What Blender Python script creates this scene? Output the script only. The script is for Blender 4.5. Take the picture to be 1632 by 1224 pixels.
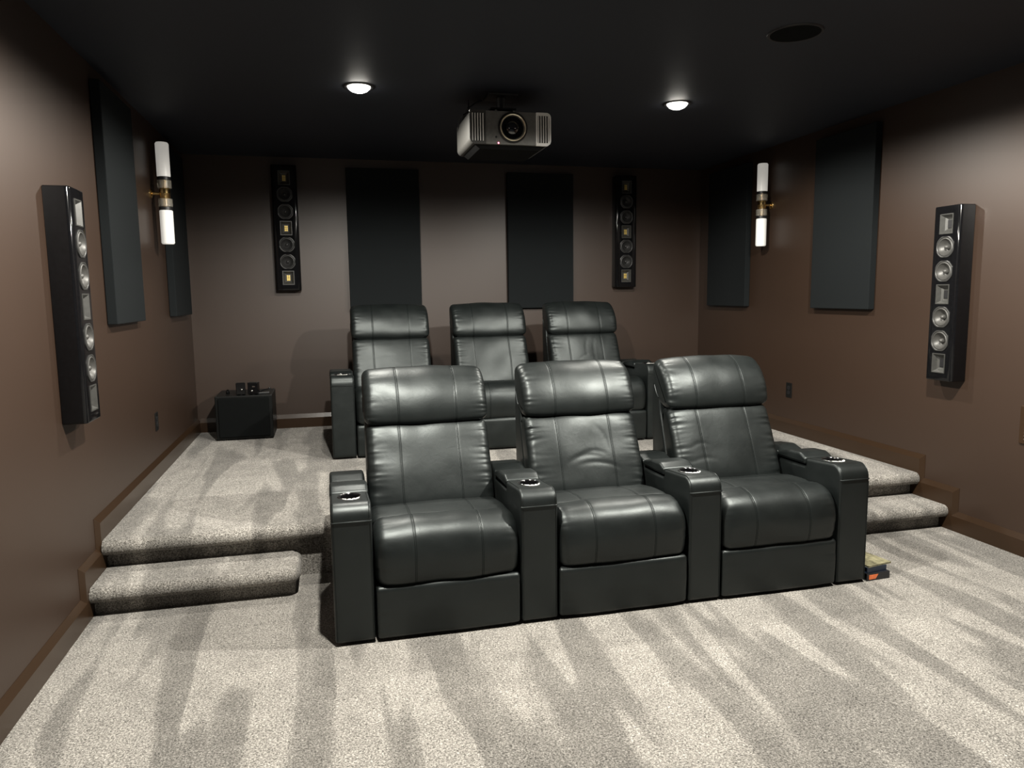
import bpy, bmesh, math, random
import numpy as np
from mathutils import Vector, Matrix, noise

random.seed(7)
for o in list(bpy.data.objects):
    bpy.data.objects.remove(o)
SC = bpy.context.scene
COL = SC.collection
PI = math.pi

# ------------------------------------------------------------------ camera
F_PX = 1171.38
cam_d = bpy.data.cameras.new('camera')
cam_d.sensor_fit = 'HORIZONTAL'
cam_d.sensor_width = 36.0
cam_d.lens = F_PX * 36.0 / 1632.0
cam_d.clip_start = 0.02
cam = bpy.data.objects.new('camera', cam_d)
COL.objects.link(cam)
fw = Vector((0.240416, 0.96296768, -0.12203849))
rt = Vector((0.96979141, -0.24364037, -0.01199974))
up = Vector((0.04128886, 0.11546695, 0.99245283))
m = Matrix((rt, up, -fw)).transposed().to_4x4()
m.translation = Vector((-0.11382, -6.48998, 1.39785))
cam.matrix_world = m
SC.camera = cam

# ------------------------------------------------------------------ world, colour
w = bpy.data.worlds.new('world')
SC.world = w
w.use_nodes = True
w.node_tree.nodes['Background'].inputs[0].default_value = (0.75, 0.85, 1.0, 1)
w.node_tree.nodes['Background'].inputs[1].default_value = 0.004
SC.view_settings.view_transform = 'Standard'
SC.view_settings.look = 'None'
SC.view_settings.gamma = 1.0
SC.view_settings.use_curve_mapping = False
SC.view_settings.exposure = 0.05

# lamp strengths (the lamps themselves are built with their fittings below)
LAMP_W = {'back': 112.0, 'mid': 400.0}
LAMP_COL = (1.0, 0.955, 0.865)
LAMP_CONE = math.radians(172)

# ------------------------------------------------------------------ room dimensions
XL, XR = -1.1885, 3.3749
YF = -7.3
H = 2.534
HP, HS = 0.28, 0.138
BB = 0.116
BT = 0.018

# ------------------------------------------------------------------ material helpers
def new_mat(name):
    mt = bpy.data.materials.new(name)
    mt.use_nodes = True
    nt = mt.node_tree
    return mt, nt, nt.nodes['Principled BSDF']

def N(nt, kind, **kw):
    n = nt.nodes.new(kind)
    for k, v in kw.items():
        if k.startswith('_'):
            setattr(n, k[1:], v)
        else:
            n.inputs[k.replace('__', ' ')].default_value = v
    return n

def ramp(nt, stops):
    r = nt.nodes.new('ShaderNodeValToRGB')
    e = r.color_ramp.elements
    e[0].position, e[0].color = stops[0][0], stops[0][1]
    e[1].position, e[1].color = stops[-1][0], stops[-1][1]
    for p, c in stops[1:-1]:
        k = e.new(p)
        k.color = c
    return r

def g4(v):
    return (v, v, v, 1)

def simple(name, col, rough=0.5, metal=0.0, spec=0.5, coat=0.0, nscale=60, nvar=0.12, bump=0.0, bscale=200):
    mt, nt, b = new_mat(name)
    tc = N(nt, 'ShaderNodeTexCoord')
    no = N(nt, 'ShaderNodeTexNoise', Scale=nscale, Detail=4.0)
    nt.links.new(tc.outputs['Object'], no.inputs['Vector'])
    r = ramp(nt, [(0.3, tuple(c * (1 - nvar) for c in col) + (1,)), (0.7, tuple(min(1, c * (1 + nvar)) for c in col) + (1,))])
    nt.links.new(no.outputs['Fac'], r.inputs['Fac'])
    nt.links.new(r.outputs['Color'], b.inputs['Base Color'])
    b.inputs['Roughness'].default_value = rough
    b.inputs['Metallic'].default_value = metal
    b.inputs['Specular IOR Level'].default_value = spec
    b.inputs['Coat Weight'].default_value = coat
    b.inputs['Coat Roughness'].default_value = 0.03
    if bump:
        n2 = N(nt, 'ShaderNodeTexNoise', Scale=bscale, Detail=3.0)
        nt.links.new(tc.outputs['Object'], n2.inputs['Vector'])
        bp = N(nt, 'ShaderNodeBump', Strength=bump, Distance=0.002)
        nt.links.new(n2.outputs['Fac'], bp.inputs['Height'])
        nt.links.new(bp.outputs['Normal'], b.inputs['Normal'])
    return mt

def carpet_mat():
    mt, nt, b = new_mat('carpet')
    L = nt.links.new
    geo = N(nt, 'ShaderNodeNewGeometry')
    # yarn tufts
    vo = N(nt, 'ShaderNodeTexVoronoi', Scale=300.0, Randomness=1.0)
    L(geo.outputs['Position'], vo.inputs['Vector'])
    n1 = N(nt, 'ShaderNodeTexNoise', Scale=170.0, Detail=4.0, Roughness=0.7, Distortion=0.8)
    L(geo.outputs['Position'], n1.inputs['Vector'])
    r1 = ramp(nt, [(0.36, (0.072, 0.067, 0.060, 1)), (0.5, (0.305, 0.288, 0.260, 1)), (0.63, (0.64, 0.61, 0.56, 1))])
    L(n1.outputs['Fac'], r1.inputs['Fac'])
    hsv = N(nt, 'ShaderNodeMix', _data_type='RGBA', _blend_type='MULTIPLY', Factor=0.4)
    L(r1.outputs['Color'], hsv.inputs['A'])
    r1b = ramp(nt, [(0.0, g4(0.55)), (1.0, g4(1.2))])
    L(vo.outputs['Color'], r1b.inputs['Fac'])
    L(r1b.outputs['Color'], hsv.inputs['B'])
    # brushed nap: the pile lies one way or the other in long vacuum strokes
    mp = N(nt, 'ShaderNodeMapping')
    mp.inputs['Rotation'].default_value = (0, 0, math.radians(-9))
    mp.inputs['Scale'].default_value = (6.2, 0.9, 0.6)
    L(geo.outputs['Position'], mp.inputs['Vector'])
    n2 = N(nt, 'ShaderNodeTexNoise', Scale=1.0, Detail=1.5, Roughness=0.45, Distortion=0.35)
    L(mp.outputs['Vector'], n2.inputs['Vector'])
    r2 = ramp(nt, [(0.435, g4(0.60)), (0.485, g4(0.72)), (0.525, g4(0.98))])
    L(n2.outputs['Fac'], r2.inputs['Fac'])
    n3 = N(nt, 'ShaderNodeTexNoise', Scale=5.5, Detail=4.0, Roughness=0.65)
    L(geo.outputs['Position'], n3.inputs['Vector'])
    r3 = ramp(nt, [(0.33, g4(0.80)), (0.64, g4(1.05))])
    L(n3.outputs['Fac'], r3.inputs['Fac'])
    mx = N(nt, 'ShaderNodeMix', _data_type='RGBA', _blend_type='MULTIPLY', Factor=1.0)
    L(hsv.outputs['Result'], mx.inputs['A']); L(r2.outputs['Color'], mx.inputs['B'])
    mx2 = N(nt, 'ShaderNodeMix', _data_type='RGBA', _blend_type='MULTIPLY', Factor=1.0)
    L(mx.outputs['Result'], mx2.inputs['A']); L(r3.outputs['Color'], mx2.inputs['B'])
    L(mx2.outputs['Result'], b.inputs['Base Color'])
    b.inputs['Roughness'].default_value = 1.0
    b.inputs['Specular IOR Level'].default_value = 0.05
    b.inputs['Sheen Weight'].default_value = 0.12
    b.inputs['Sheen Roughness'].default_value = 0.5
    bp = N(nt, 'ShaderNodeBump', Strength=0.75, Distance=0.008)
    L(n1.outputs['Fac'], bp.inputs['Height'])
    L(bp.outputs['Normal'], b.inputs['Normal'])
    return mt

def wall_mat(name, col, rough, spec=0.4):
    mt, nt, b = new_mat(name)
    L = nt.links.new
    geo = N(nt, 'ShaderNodeNewGeometry')
    n1 = N(nt, 'ShaderNodeTexNoise', Scale=1.3, Detail=3.0)
    L(geo.outputs['Position'], n1.inputs['Vector'])
    r = ramp(nt, [(0.3, tuple(c * 0.95 for c in col) + (1,)), (0.7, tuple(c * 1.05 for c in col) + (1,))])
    L(n1.outputs['Fac'], r.inputs['Fac'])
    L(r.outputs['Color'], b.inputs['Base Color'])
    b.inputs['Roughness'].default_value = rough
    b.inputs['Specular IOR Level'].default_value = spec
    n2 = N(nt, 'ShaderNodeTexNoise', Scale=320.0, Detail=2.0)
    L(geo.outputs['Position'], n2.inputs['Vector'])
    bp = N(nt, 'ShaderNodeBump', Strength=0.12, Distance=0.001)
    L(n2.outputs['Fac'], bp.inputs['Height'])
    L(bp.outputs['Normal'], b.inputs['Normal'])
    return mt

def leather_mat(name, seam=None):
    mt, nt, b = new_mat(name)
    L = nt.links.new
    tc = N(nt, 'ShaderNodeTexCoord')
    n1 = N(nt, 'ShaderNodeTexNoise', Scale=9.0, Detail=4.0)
    L(tc.outputs['Object'], n1.inputs['Vector'])
    r = ramp(nt, [(0.3, (0.0042, 0.0054, 0.0054, 1)), (0.7, (0.0064, 0.0080, 0.0078, 1))])
    L(n1.outputs['Fac'], r.inputs['Fac'])
    L(r.outputs['Color'], b.inputs['Base Color'])
    r2 = ramp(nt, [(0.3, g4(0.39)), (0.7, g4(0.45))])
    L(n1.outputs['Fac'], r2.inputs['Fac'])
    L(r2.outputs['Color'], b.inputs['Roughness'])
    b.inputs['Specular IOR Level'].default_value = 0.45
    b.inputs['Specular Tint'].default_value = (0.92, 1.0, 1.0, 1)
    vo = N(nt, 'ShaderNodeTexVoronoi', Scale=520.0)
    L(tc.outputs['Object'], vo.inputs['Vector'])
    n3 = N(nt, 'ShaderNodeTexNoise', Scale=30.0, Detail=5.0, Distortion=0.7)
    L(tc.outputs['Object'], n3.inputs['Vector'])
    b1 = N(nt, 'ShaderNodeBump', Strength=0.16, Distance=0.0008)
    L(vo.outputs['Distance'], b1.inputs['Height'])
    b2 = N(nt, 'ShaderNodeBump', Strength=0.13, Distance=0.0035)
    L(n3.outputs['Fac'], b2.inputs['Height'])
    L(b1.outputs['Normal'], b2.inputs['Normal'])
    L(b2.outputs['Normal'], b.inputs['Normal'])
    if seam:
        # twin rows of dark thread either side of each seam
        sx = N(nt, 'ShaderNodeSeparateXYZ')
        L(tc.outputs['Object'], sx.inputs[0])
        def mth(op, a, bb=None):
            n = nt.nodes.new('ShaderNodeMath'); n.operation = op
            for i, v in enumerate((a, bb)):
                if v is None:
                    continue
                if isinstance(v, (int, float)):
                    n.inputs[i].default_value = v
                else:
                    L(v, n.inputs[i])
            return n.outputs[0]
        d = mth('ABSOLUTE', mth('SUBTRACT', mth('ABSOLUTE', sx.outputs[0]), seam))
        d2 = mth('ABSOLUTE', mth('SUBTRACT', d, .0036))
        mk = mth('LESS_THAN', d2, .0009)
        mk = mth('MAXIMUM', mk, mth('LESS_THAN', d, .0006))
        L(mth('SUBTRACT', .45, mth('MULTIPLY', mk, .40)), b.inputs['Specular IOR Level'])
    return mt

def emit_mat(name, col, strength):
    mt, nt, b = new_mat(name)
    b.inputs['Base Color'].default_value = (0.8, 0.8, 0.78, 1)
    b.inputs['Roughness'].default_value = 0.35
    b.inputs['Emission Color'].default_value = col + (1,)
    b.inputs['Emission Strength'].default_value = strength
    return mt

def ribbed_mat():
    mt, nt, b = new_mat('ribbed_glass')
    L = nt.links.new
    tc = N(nt, 'ShaderNodeTexCoord')
    wv = N(nt, 'ShaderNodeTexNoise', Scale=160.0)
    L(tc.outputs['Object'], wv.inputs['Vector'])
    bp = N(nt, 'ShaderNodeBump', Strength=0.4, Distance=0.001)
    L(wv.outputs['Fac'], bp.inputs['Height'])
    L(bp.outputs['Normal'], b.inputs['Normal'])
    b.inputs['Base Color'].default_value = (0.92, 0.88, 0.78, 1)
    b.inputs['Roughness'].default_value = 0.12
    b.inputs['Transmission Weight'].default_value = 0.85
    b.inputs['IOR'].default_value = 1.45
    return mt

M = {}
M['carpet'] = carpet_mat()
WALLC = (0.0275, 0.0150, 0.0090)
M['wall'] = wall_mat('brown_wall_paint', WALLC, 0.46, 0.58)
M['trim'] = wall_mat('brown_trim_paint', (0.0265, 0.0145, 0.0075), 0.30, 0.34)
M['ceiling'] = wall_mat('black_ceiling_paint', (0.015, 0.018, 0.026), 0.60)
M['leather'] = leather_mat('black_leather')
M['seamed'] = leather_mat('black_leather_stitched', 0.138)
M['dark'] = simple('black_cloth', (0.012, 0.012, 0.012), 0.9, spec=0.1)
M['panel'] = simple('charcoal_panel_fabric', (0.0095, 0.0112, 0.0120), 0.95, spec=0.1, nscale=300, nvar=0.25, bump=0.35, bscale=900)
M['gloss'] = simple('piano_black_lacquer', (0.004, 0.004, 0.0045), 0.08, spec=0.35)
M['satin'] = simple('satin_black', (0.010, 0.010, 0.011), 0.45)
M['cone'] = simple('woofer_cone_grey', (0.055, 0.054, 0.051), 0.45, metal=0.2, nscale=90)
M['surround'] = simple('woofer_frame_grey', (0.035, 0.035, 0.034), 0.38, metal=0.2)
M['cone_dark'] = simple('woofer_cone_black', (0.03, 0.03, 0.03), 0.4, metal=0.3)
M['horn'] = simple('horn_grey', (0.050, 0.050, 0.047), 0.36, metal=0.2)
M['ribbon'] = simple('gold_ribbon', (0.75, 0.55, 0.16), 0.35, metal=0.5)
M['brass'] = simple('polished_brass', (0.80, 0.56, 0.24), 0.2, metal=1.0)
M['ribbed'] = ribbed_mat()
M['shade'] = emit_mat('opal_glass_lit', (1.0, 0.96, 0.88), 0.28)
M['lens'] = emit_mat('downlight_lens', (1.0, 0.95, 0.86), 30.0)
M['chrome'] = simple('chrome', (0.75, 0.75, 0.73), 0.13, metal=1.0, nvar=0.03)
M['silver'] = simple('projector_silver', (0.85, 0.84, 0.81), 0.45, metal=0.0, nvar=0.03)
M['proj'] = simple('projector_charcoal', (0.16, 0.158, 0.148), 0.42, metal=0.2)
M['projside'] = simple('projector_side_grey', (0.055, 0.054, 0.050), 0.55, metal=0.2, nscale=200)
M['darkchrome'] = simple('dark_chrome', (0.28, 0.28, 0.28), 0.18, metal=1.0, nvar=0.03)
M['champagne'] = simple('champagne_metal', (0.86, 0.78, 0.60), 0.3, metal=0.7)
M['under'] = simple('matte_black_base', (0.004, 0.004, 0.004), 0.8, spec=0.1)
M['glass'] = simple('lens_glass', (0.004, 0.005, 0.007), 0.03, spec=0.9, coat=0.8)
M['led'] = emit_mat('red_led', (1.0, 0.10, 0.16), 9.0)
M['outlet'] = simple('black_outlet_plastic', (0.006, 0.006, 0.006), 0.45, spec=0.2)
M['subcloth'] = simple('subwoofer_grille_cloth', (0.0030, 0.0036, 0.0037), 0.8, spec=0.08, bump=0.3, bscale=900)
M['subbox'] = simple('subwoofer_satin_black', (0.0035, 0.004, 0.004), 0.42, spec=0.2)
M['olive'] = simple('olive_book_cover', (0.22, 0.205, 0.125), 0.45, nscale=40, nvar=0.55)
M['navy'] = simple('navy_book_cover', (0.012, 0.022, 0.045), 0.4)
M['blackbook'] = simple('black_book_cover', (0.010, 0.011, 0.013), 0.4)
M['orange'] = simple('orange_spine_label', (0.85, 0.20, 0.06), 0.45)
M['paper'] = simple('paper_edge', (0.62, 0.60, 0.52), 0.9)

# ------------------------------------------------------------------ object helpers
def finish(me, mat, smooth=True):
    if isinstance(mat, (list, tuple)):
        for q in mat:
            me.materials.append(q)
    else:
        me.materials.append(mat)
    if smooth:
        me.polygons.foreach_set('use_smooth', [True] * len(me.polygons))
    me.update()

def link(name, me, parent=None, loc=None):
    o = bpy.data.objects.new(name, me)
    COL.objects.link(o)
    if parent is not None:
        o.parent = parent
    if loc is not None:
        o.location = loc
    return o

def obj(name, bm, mat, parent=None, smooth=False, auto=35):
    me = bpy.data.meshes.new(name)
    bmesh.ops.recalc_face_normals(bm, faces=bm.faces[:])
    if smooth and auto:
        lim = math.radians(auto)
        for e in bm.edges:
            if len(e.link_faces) == 2 and e.calc_face_angle(0) > lim:
                e.smooth = False
    bm.to_mesh(me)
    bm.free()
    finish(me, mat, smooth)
    return link(name, me, parent)

def thing(name, label, cat, loc=(0, 0, 0), rotz=0.0, group=None):
    o = bpy.data.objects.new(name, None)
    o.empty_display_size = 0.1
    COL.objects.link(o)
    o.location = loc
    o.rotation_euler = (0, 0, rotz)
    tag(o, label, cat, group)
    return o

def tag(o, label, cat, group=None):
    o['label'] = label
    o['category'] = cat
    if group:
        o['group'] = group
    return o

def struct(o, label=None, cat=None):
    o['kind'] = 'structure'
    if label:
        o['label'] = label
        o['category'] = cat
    return o

def box(bm, x0, x1, y0, y1, z0, z1, bev=0.0, seg=2):
    t = bmesh.new()
    vs = [t.verts.new((x, y, z)) for x in (x0, x1) for y in (y0, y1) for z in (z0, z1)]
    for f in ((0, 1, 3, 2), (4, 6, 7, 5), (0, 4, 5, 1), (2, 3, 7, 6), (0, 2, 6, 4), (1, 5, 7, 3)):
        t.faces.new([vs[i] for i in f])
    if bev:
        bmesh.ops.bevel(t, geom=t.edges[:], offset=bev, segments=seg, profile=0.5, affect='EDGES')
    merge(bm, t)

def merge(bm, t, mat=None, mi=None):
    if mat is not None:
        bmesh.ops.transform(t, matrix=mat, verts=t.verts[:])
    if mi is not None:
        for f in t.faces:
            f.material_index = mi
    me = bpy.data.meshes.new('tmp')
    t.to_mesh(me)
    t.free()
    bm.from_mesh(me)
    bpy.data.meshes.remove(me)

def lathe(bm, prof, seg=32, mat=None, closed=False):
    """profile of (radius, height) turned round the z axis"""
    t = bmesh.new()
    rings = []
    for r, z in prof:
        if r < 1e-6:
            rings.append([t.verts.new((0, 0, z))])
        else:
            rings.append([t.verts.new((r * math.cos(2 * PI * k / seg), r * math.sin(2 * PI * k / seg), z)) for k in range(seg)])
    pairs = list(zip(rings, rings[1:])) + ([(rings[-1], rings[0])] if closed else [])
    for a, b in pairs:
        for k in range(seg):
            k2 = (k + 1) % seg
            if len(a) == 1 and len(b) == 1:
                continue
            if len(a) == 1:
                t.faces.new((a[0], b[k], b[k2]))
            elif len(b) == 1:
                t.faces.new((a[k], b[0], a[k2]))
            else:
                t.faces.new((a[k], b[k], b[k2], a[k2]))
    merge(bm, t, mat)

def tube(bm, pts, r, seg=8):
    pts = [Vector(p) for p in pts]
    t = bmesh.new()
    rings = []
    prev = None
    for i, p in enumerate(pts):
        d = (pts[min(i + 1, len(pts) - 1)] - pts[max(i - 1, 0)]).normalized()
        a = prev if prev is not None else (Vector((0, 0, 1)) if abs(d.z) < 0.9 else Vector((1, 0, 0)))
        n = (a - d * a.dot(d)).normalized()
        prev = n
        q = d.cross(n)
        rings.append([t.verts.new(p + (n * math.cos(2 * PI * k / seg) + q * math.sin(2 * PI * k / seg)) * r) for k in range(seg)])
    for a, b in zip(rings, rings[1:]):
        for k in range(seg):
            t.faces.new((a[k], a[(k + 1) % seg], b[(k + 1) % seg], b[k]))
    t.faces.new(rings[0][::-1])
    t.faces.new(rings[-1])
    merge(bm, t)

def prism(bm, poly, a0, a1, axis='x', bev=0.0, seg=2):
    """polygon (u,v) extruded along an axis; u,v map to the other two axes in order"""
    t = bmesh.new()
    def P(u, v, a):
        return {'x': (a, u, v), 'y': (u, a, v), 'z': (u, v, a)}[axis]
    A = [t.verts.new(P(u, v, a0)) for u, v in poly]
    B = [t.verts.new(P(u, v, a1)) for u, v in poly]
    n = len(poly)
    fa = t.faces.new(A)
    fb = t.faces.new(B[::-1])
    for i in range(n):
        t.faces.new((A[i], B[i], B[(i + 1) % n], A[(i + 1) % n]))
    bmesh.ops.recalc_face_normals(t, faces=t.faces[:])
    if bev:
        bmesh.ops.bevel(t, geom=[e for e in t.edges if e.calc_face_angle(0) > 0.3], offset=bev, segments=seg, profile=0.5, affect='EDGES')
    merge(bm, t)

def rounded(pts, radii, n=6):
    """polygon with every corner rounded by its radius"""
    out = []
    m_ = len(pts)
    if not isinstance(radii, (list, tuple)):
        radii = [radii] * m_
    for i in range(m_):
        p = np.array(pts[i], float)
        a = np.array(pts[i - 1], float)
        b = np.array(pts[(i + 1) % m_], float)
        r = radii[i]
        da, db = a - p, b - p
        la, lb = np.linalg.norm(da), np.linalg.norm(db)
        da, db = da / la, db / lb
        ang = math.acos(max(-1, min(1, da @ db)))
        if r <= 0 or ang > PI - 0.05:
            out.append(tuple(p))
            continue
        tl = min(r / math.tan(ang / 2), la * 0.48, lb * 0.48)
        r2 = tl * math.tan(ang / 2)
        c = p + (da + db) / np.linalg.norm(da + db) * (r2 / math.sin(ang / 2))
        s, e = p + da * tl - c, p + db * tl - c
        for k in range(n + 1):
            f = k / n
            v = s * (1 - f) + e * f
            v = v / np.linalg.norm(v) * r2
            out.append(tuple(c + v))
    return out

def spline(pts, per=10):
    """closed Catmull-Rom"""
    P = np.array(pts, float)
    n = len(P)
    out = []
    for i in range(n):
        p0, p1, p2, p3 = P[i - 1], P[i], P[(i + 1) % n], P[(i + 2) % n]
        for k in range(per):
            t = k / per
            out.append(tuple(0.5 * ((2 * p1) + (-p0 + p2) * t + (2 * p0 - 5 * p1 + 4 * p2 - p3) * t * t + (-p0 + 3 * p1 - 3 * p2 + p3) * t ** 3)))
    return out

def resample(pts, step):
    P = np.array(list(pts) + [pts[0]], float)
    d = np.r_[0, np.cumsum(np.linalg.norm(np.diff(P, axis=0), axis=1))]
    n = max(8, int(d[-1] / step))
    s = np.linspace(0, d[-1], n, endpoint=False)
    return np.c_[np.interp(s, d, P[:, 0]), np.interp(s, d, P[:, 1])], s

def pillow_geo(prof, wid, r, step=0.008, xstep=0.02, seams=(), bulge=0.0, pucker=0.0, puck_len=0.05, lump=0.0, crease=None, seed=0, cx=0.0):
    """upholstered cushion: (y,z) outline swept across x, edges rounded, seams, puckers. returns verts, faces"""
    Q, s = resample(prof, step)
    area = 0.5 * np.sum(Q[:, 0] * np.roll(Q[:, 1], -1) - np.roll(Q[:, 0], -1) * Q[:, 1])
    if area < 0:
        Q = Q[::-1]
    tg = np.roll(Q, -1, 0) - np.roll(Q, 1, 0)
    tg /= np.linalg.norm(tg, axis=1)[:, None] + 1e-9
    nor = np.c_[tg[:, 1], -tg[:, 0]]
    h = wid / 2
    xs = list(np.linspace(-(h - r), h - r, max(4, int((wid - 2 * r) / xstep))))
    for a in np.linspace(0, PI / 2, 7)[1:]:
        xs += [h - r + r * math.sin(a), -(h - r + r * math.sin(a))]
    for sx in seams:
        xs += [sx + d for d in (-.02, -.012, -.0075, -.0055, -.004, -.0025, -.001, .001, .0025, .004, .0055, .0075, .012, .02)]
    xs = sorted(set(round(x, 5) for x in xs))
    V = []
    n = len(Q)
    off = Vector((seed * 3.17, seed * 1.3, seed * 7.7))
    for x in xs:
        ax = abs(x)
        t_ = max(0.0, (ax - (h - r)) / r)
        ins = r * (1 - math.sqrt(max(0, 1 - t_ * t_)))
        o = -ins + bulge * (1 - (x / h) ** 2)
        for sx in seams:
            d = x - sx
            o -= 0.0006 * (math.exp(-((d - .0038) / .0013) ** 2) + math.exp(-((d + .0038) / .0013) ** 2)) + 0.0006 * math.exp(-(d / .008) ** 2)
        edge = h - ax
        pk = pucker * math.exp(-edge / puck_len) * min(1, edge / (r * 0.6) + 0.1)
        for j in range(n):
            d = o
            if pk > 1e-5:
                v = noise.noise(Vector((Q[j, 0] * 38 + Q[j, 1] * 10, Q[j, 1] * 38, x * 5)) + off)
                d -= pk * (abs(v) * 2.2)
            if lump:
                d += lump * noise.noise(Vector((x * 7, Q[j, 0] * 7, Q[j, 1] * 7)) + off)
            if crease:
                for (cx_, cz_, ang, ln, dep, wd) in crease:
                    u = (x - cx_) * math.cos(ang) + (Q[j, 1] - cz_) * math.sin(ang)
                    q = -(x - cx_) * math.sin(ang) + (Q[j, 1] - cz_) * math.cos(ang) + 0.02 * u * u / (ln * ln) * 1.2
                    if abs(u) < ln and abs(q) < 4 * wd:
                        d -= .36 * dep * math.exp(-(q / (1.2 * wd)) ** 2) * (1 - (u / ln) ** 2)
            V.append((cx + x, Q[j, 0] + nor[j, 0] * d, Q[j, 1] + nor[j, 1] * d))
    F = []
    for i in range(len(xs) - 1):
        for j in range(n):
            j2 = (j + 1) % n
            F.append((i * n + j, (i + 1) * n + j, (i + 1) * n + j2, i * n + j2))
    F.append(tuple(range(n)))
    F.append(tuple(range((len(xs) - 1) * n, len(xs) * n))[::-1])
    return V, F

class Geo:
    def __init__(self):
        self.V, self.F = [], []
    def add(self, vf):
        b = len(self.V)
        self.V += vf[0]
        self.F += [tuple(i + b for i in f) for f in vf[1]]
        return self
    def add_bm(self, bm):
        bm.verts.index_update()
        b = len(self.V)
        self.V += [tuple(v.co) for v in bm.verts]
        self.F += [tuple(v.index + b for v in f.verts) for f in bm.faces]
        bm.free()
        return self
    def mesh(self, name, mat):
        me = bpy.data.meshes.new(name)
        me.from_pydata(self.V, [], self.F)
        bm = bmesh.new()
        bm.from_mesh(me)
        bmesh.ops.recalc_face_normals(bm, faces=bm.faces[:])
        lim = math.radians(50)
        for e in bm.edges:
            if len(e.link_faces) == 2 and e.calc_face_angle(0) > lim:
                e.smooth = False
        bm.to_mesh(me)
        bm.free()
        finish(me, mat)
        return me
    def build(self, name, mat, parent=None):
        return link(name, self.mesh(name, mat), parent)

# ================================================================== ROOM SHELL
T = 0.12
def slab(name, *b, mat):
    bm = bmesh.new()
    box(bm, *b)
    return struct(obj(name, bm, mat))
slab('floor', XL - T, XR + T, YF - T, T, -0.12, 0.0, mat=M['carpet'])
slab('ceiling', XL - T, XR + T, YF - T, T, H, H + 0.12, mat=M['ceiling'])
slab('wall_left', XL - T, XL, YF, 0, 0, H, mat=M['wall'])
slab('wall_right', XR, XR + T, YF, 0, 0, H, mat=M['wall'])
slab('wall_back', XL - T, XR + T, 0, T, 0, H, mat=M['wall'])
slab('wall_front', XL - T, XR + T, YF - T, YF, 0, H, mat=M['ceiling'])

# raised seating platform with a bull-nosed carpet edge, and the two steps in front of it
YR = -2.768       # platform riser
YN = -2.842       # platform nosing
YSR = -3.000      # step riser
YSN = -3.066      # step nosing
def tread_profile(yb, yr, yn, z0, z1, th=0.074):
    zc = z1 - th / 2
    pts = [(yb, z0), (yr, z0), (yr, z1 - th)]
    pts += [(yn + .038 + .038 * math.cos(a), zc + th / 2 * math.sin(a)) for a in np.linspace(-PI / 2, -3 * PI / 2, 15)]
    pts += [(yb, z1)]
    return pts
bm = bmesh.new()
prism(bm, tread_profile(-0.0005, YR, YN, 0.0005, HP), XL + BT + 0.001, XR - BT - 0.001)
struct(obj('platform', bm, M['carpet'], smooth=True))

def step(name, x0, x1, free_right):
    """box riser plus a thick rounded tread; the free end wraps round and overhangs"""
    bm = bmesh.new()
    ov = 0.03
    rx0, rx1 = (x0, x1 - ov) if free_right else (x0 + ov, x1)
    box(bm, rx0, rx1, YSR, YR - 0.001, 0.0005, HS - 0.070)
    # tread slab with rounded plan corner, bevelled all round
    th = 0.070
    pl = [(x0, YSN), (x1, YSN), (x1, YR - 0.001), (x0, YR - 0.001)]
    rad = [0.0, 0.05, 0.05, 0.0] if free_right else [0.05, 0.0, 0.0, 0.05]
    pl = rounded(pl, rad, 6)
    t = bmesh.new()
    A = [t.verts.new((x, y, HS - th)) for x, y in pl]
    f = t.faces.new(A)
    r = bmesh.ops.extrude_face_region(t, geom=[f])
    for v in r['geom']:
        if isinstance(v, bmesh.types.BMVert):
            v.co.z = HS
    bmesh.ops.recalc_face_normals(t, faces=t.faces[:])
    ed = []
    for e in t.edges:
        a, b = e.verts
        if abs(a.co.z - b.co.z) > 1e-4:
            continue
        mx, my = (a.co.x + b.co.x) / 2, (a.co.y + b.co.y) / 2
        wallside = (mx < x0 + 1e-4) if free_right else (mx > x1 - 1e-4)
        if wallside or my > YR - 0.0015:
            continue
        ed.append(e)
    bmesh.ops.bevel(t, geom=ed, offset=0.034, segments=6, profile=0.5, affect='EDGES')
    merge(bm, t)
    return struct(obj(name, bm, M['carpet'], smooth=True))
step('stair_step_left', XL + BT + 0.001, -0.283, True)
step('stair_step_right', 2.47, XR - BT - 0.001, False)

# stepped baseboards
YA, YB = -2.858, -3.1165
outline = [(YF, 0.0), (0.0, 0.0), (0.0, HP + BB), (YA, HP + BB), (YA, HS + BB), (YB, HS + BB), (YB, BB), (YF, BB)]
def baseboard_side(name, x_wall, sgn):
    bm = bmesh.new()
    def ring(x, inset):
        pl = []
        o = outline
        # top edges move down and the vertical returns move back by the chamfer
        return [bm.verts.new((x, y, z)) for y, z in [
            (YF, 0.0), (0.0, 0.0), (0.0, HP + BB - inset), (YA + inset, HP + BB - inset), (YA + inset, HS + BB - inset),
            (YB + inset, HS + BB - inset), (YB + inset, BB - inset), (YF, BB - inset)]]
    R0 = ring(x_wall, 0.0)
    R1 = ring(x_wall + sgn * 0.0015, 0.0)
    R2 = ring(x_wall + sgn * BT, 0.029)
    n = len(R0)
    for a, b in ((R0, R1), (R1, R2)):
        for i in range(n):
            bm.faces.new((a[i], b[i], b[(i + 1) % n], a[(i + 1) % n]))
    bm.faces.new(R0)
    bm.faces.new(R2)
    return struct(obj(name, bm, M['trim']))
baseboard_side('baseboard_left', XL, 1)
baseboard_side('baseboard_right', XR, -1)
bm = bmesh.new()
prism(bm, [(0, HP), (0, HP + BB), (-.0015, HP + BB), (-BT, HP + BB - 0.034), (-BT, HP)], XL + BT, XR - BT)
struct(obj('baseboard_back', bm, M['trim']))

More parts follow.
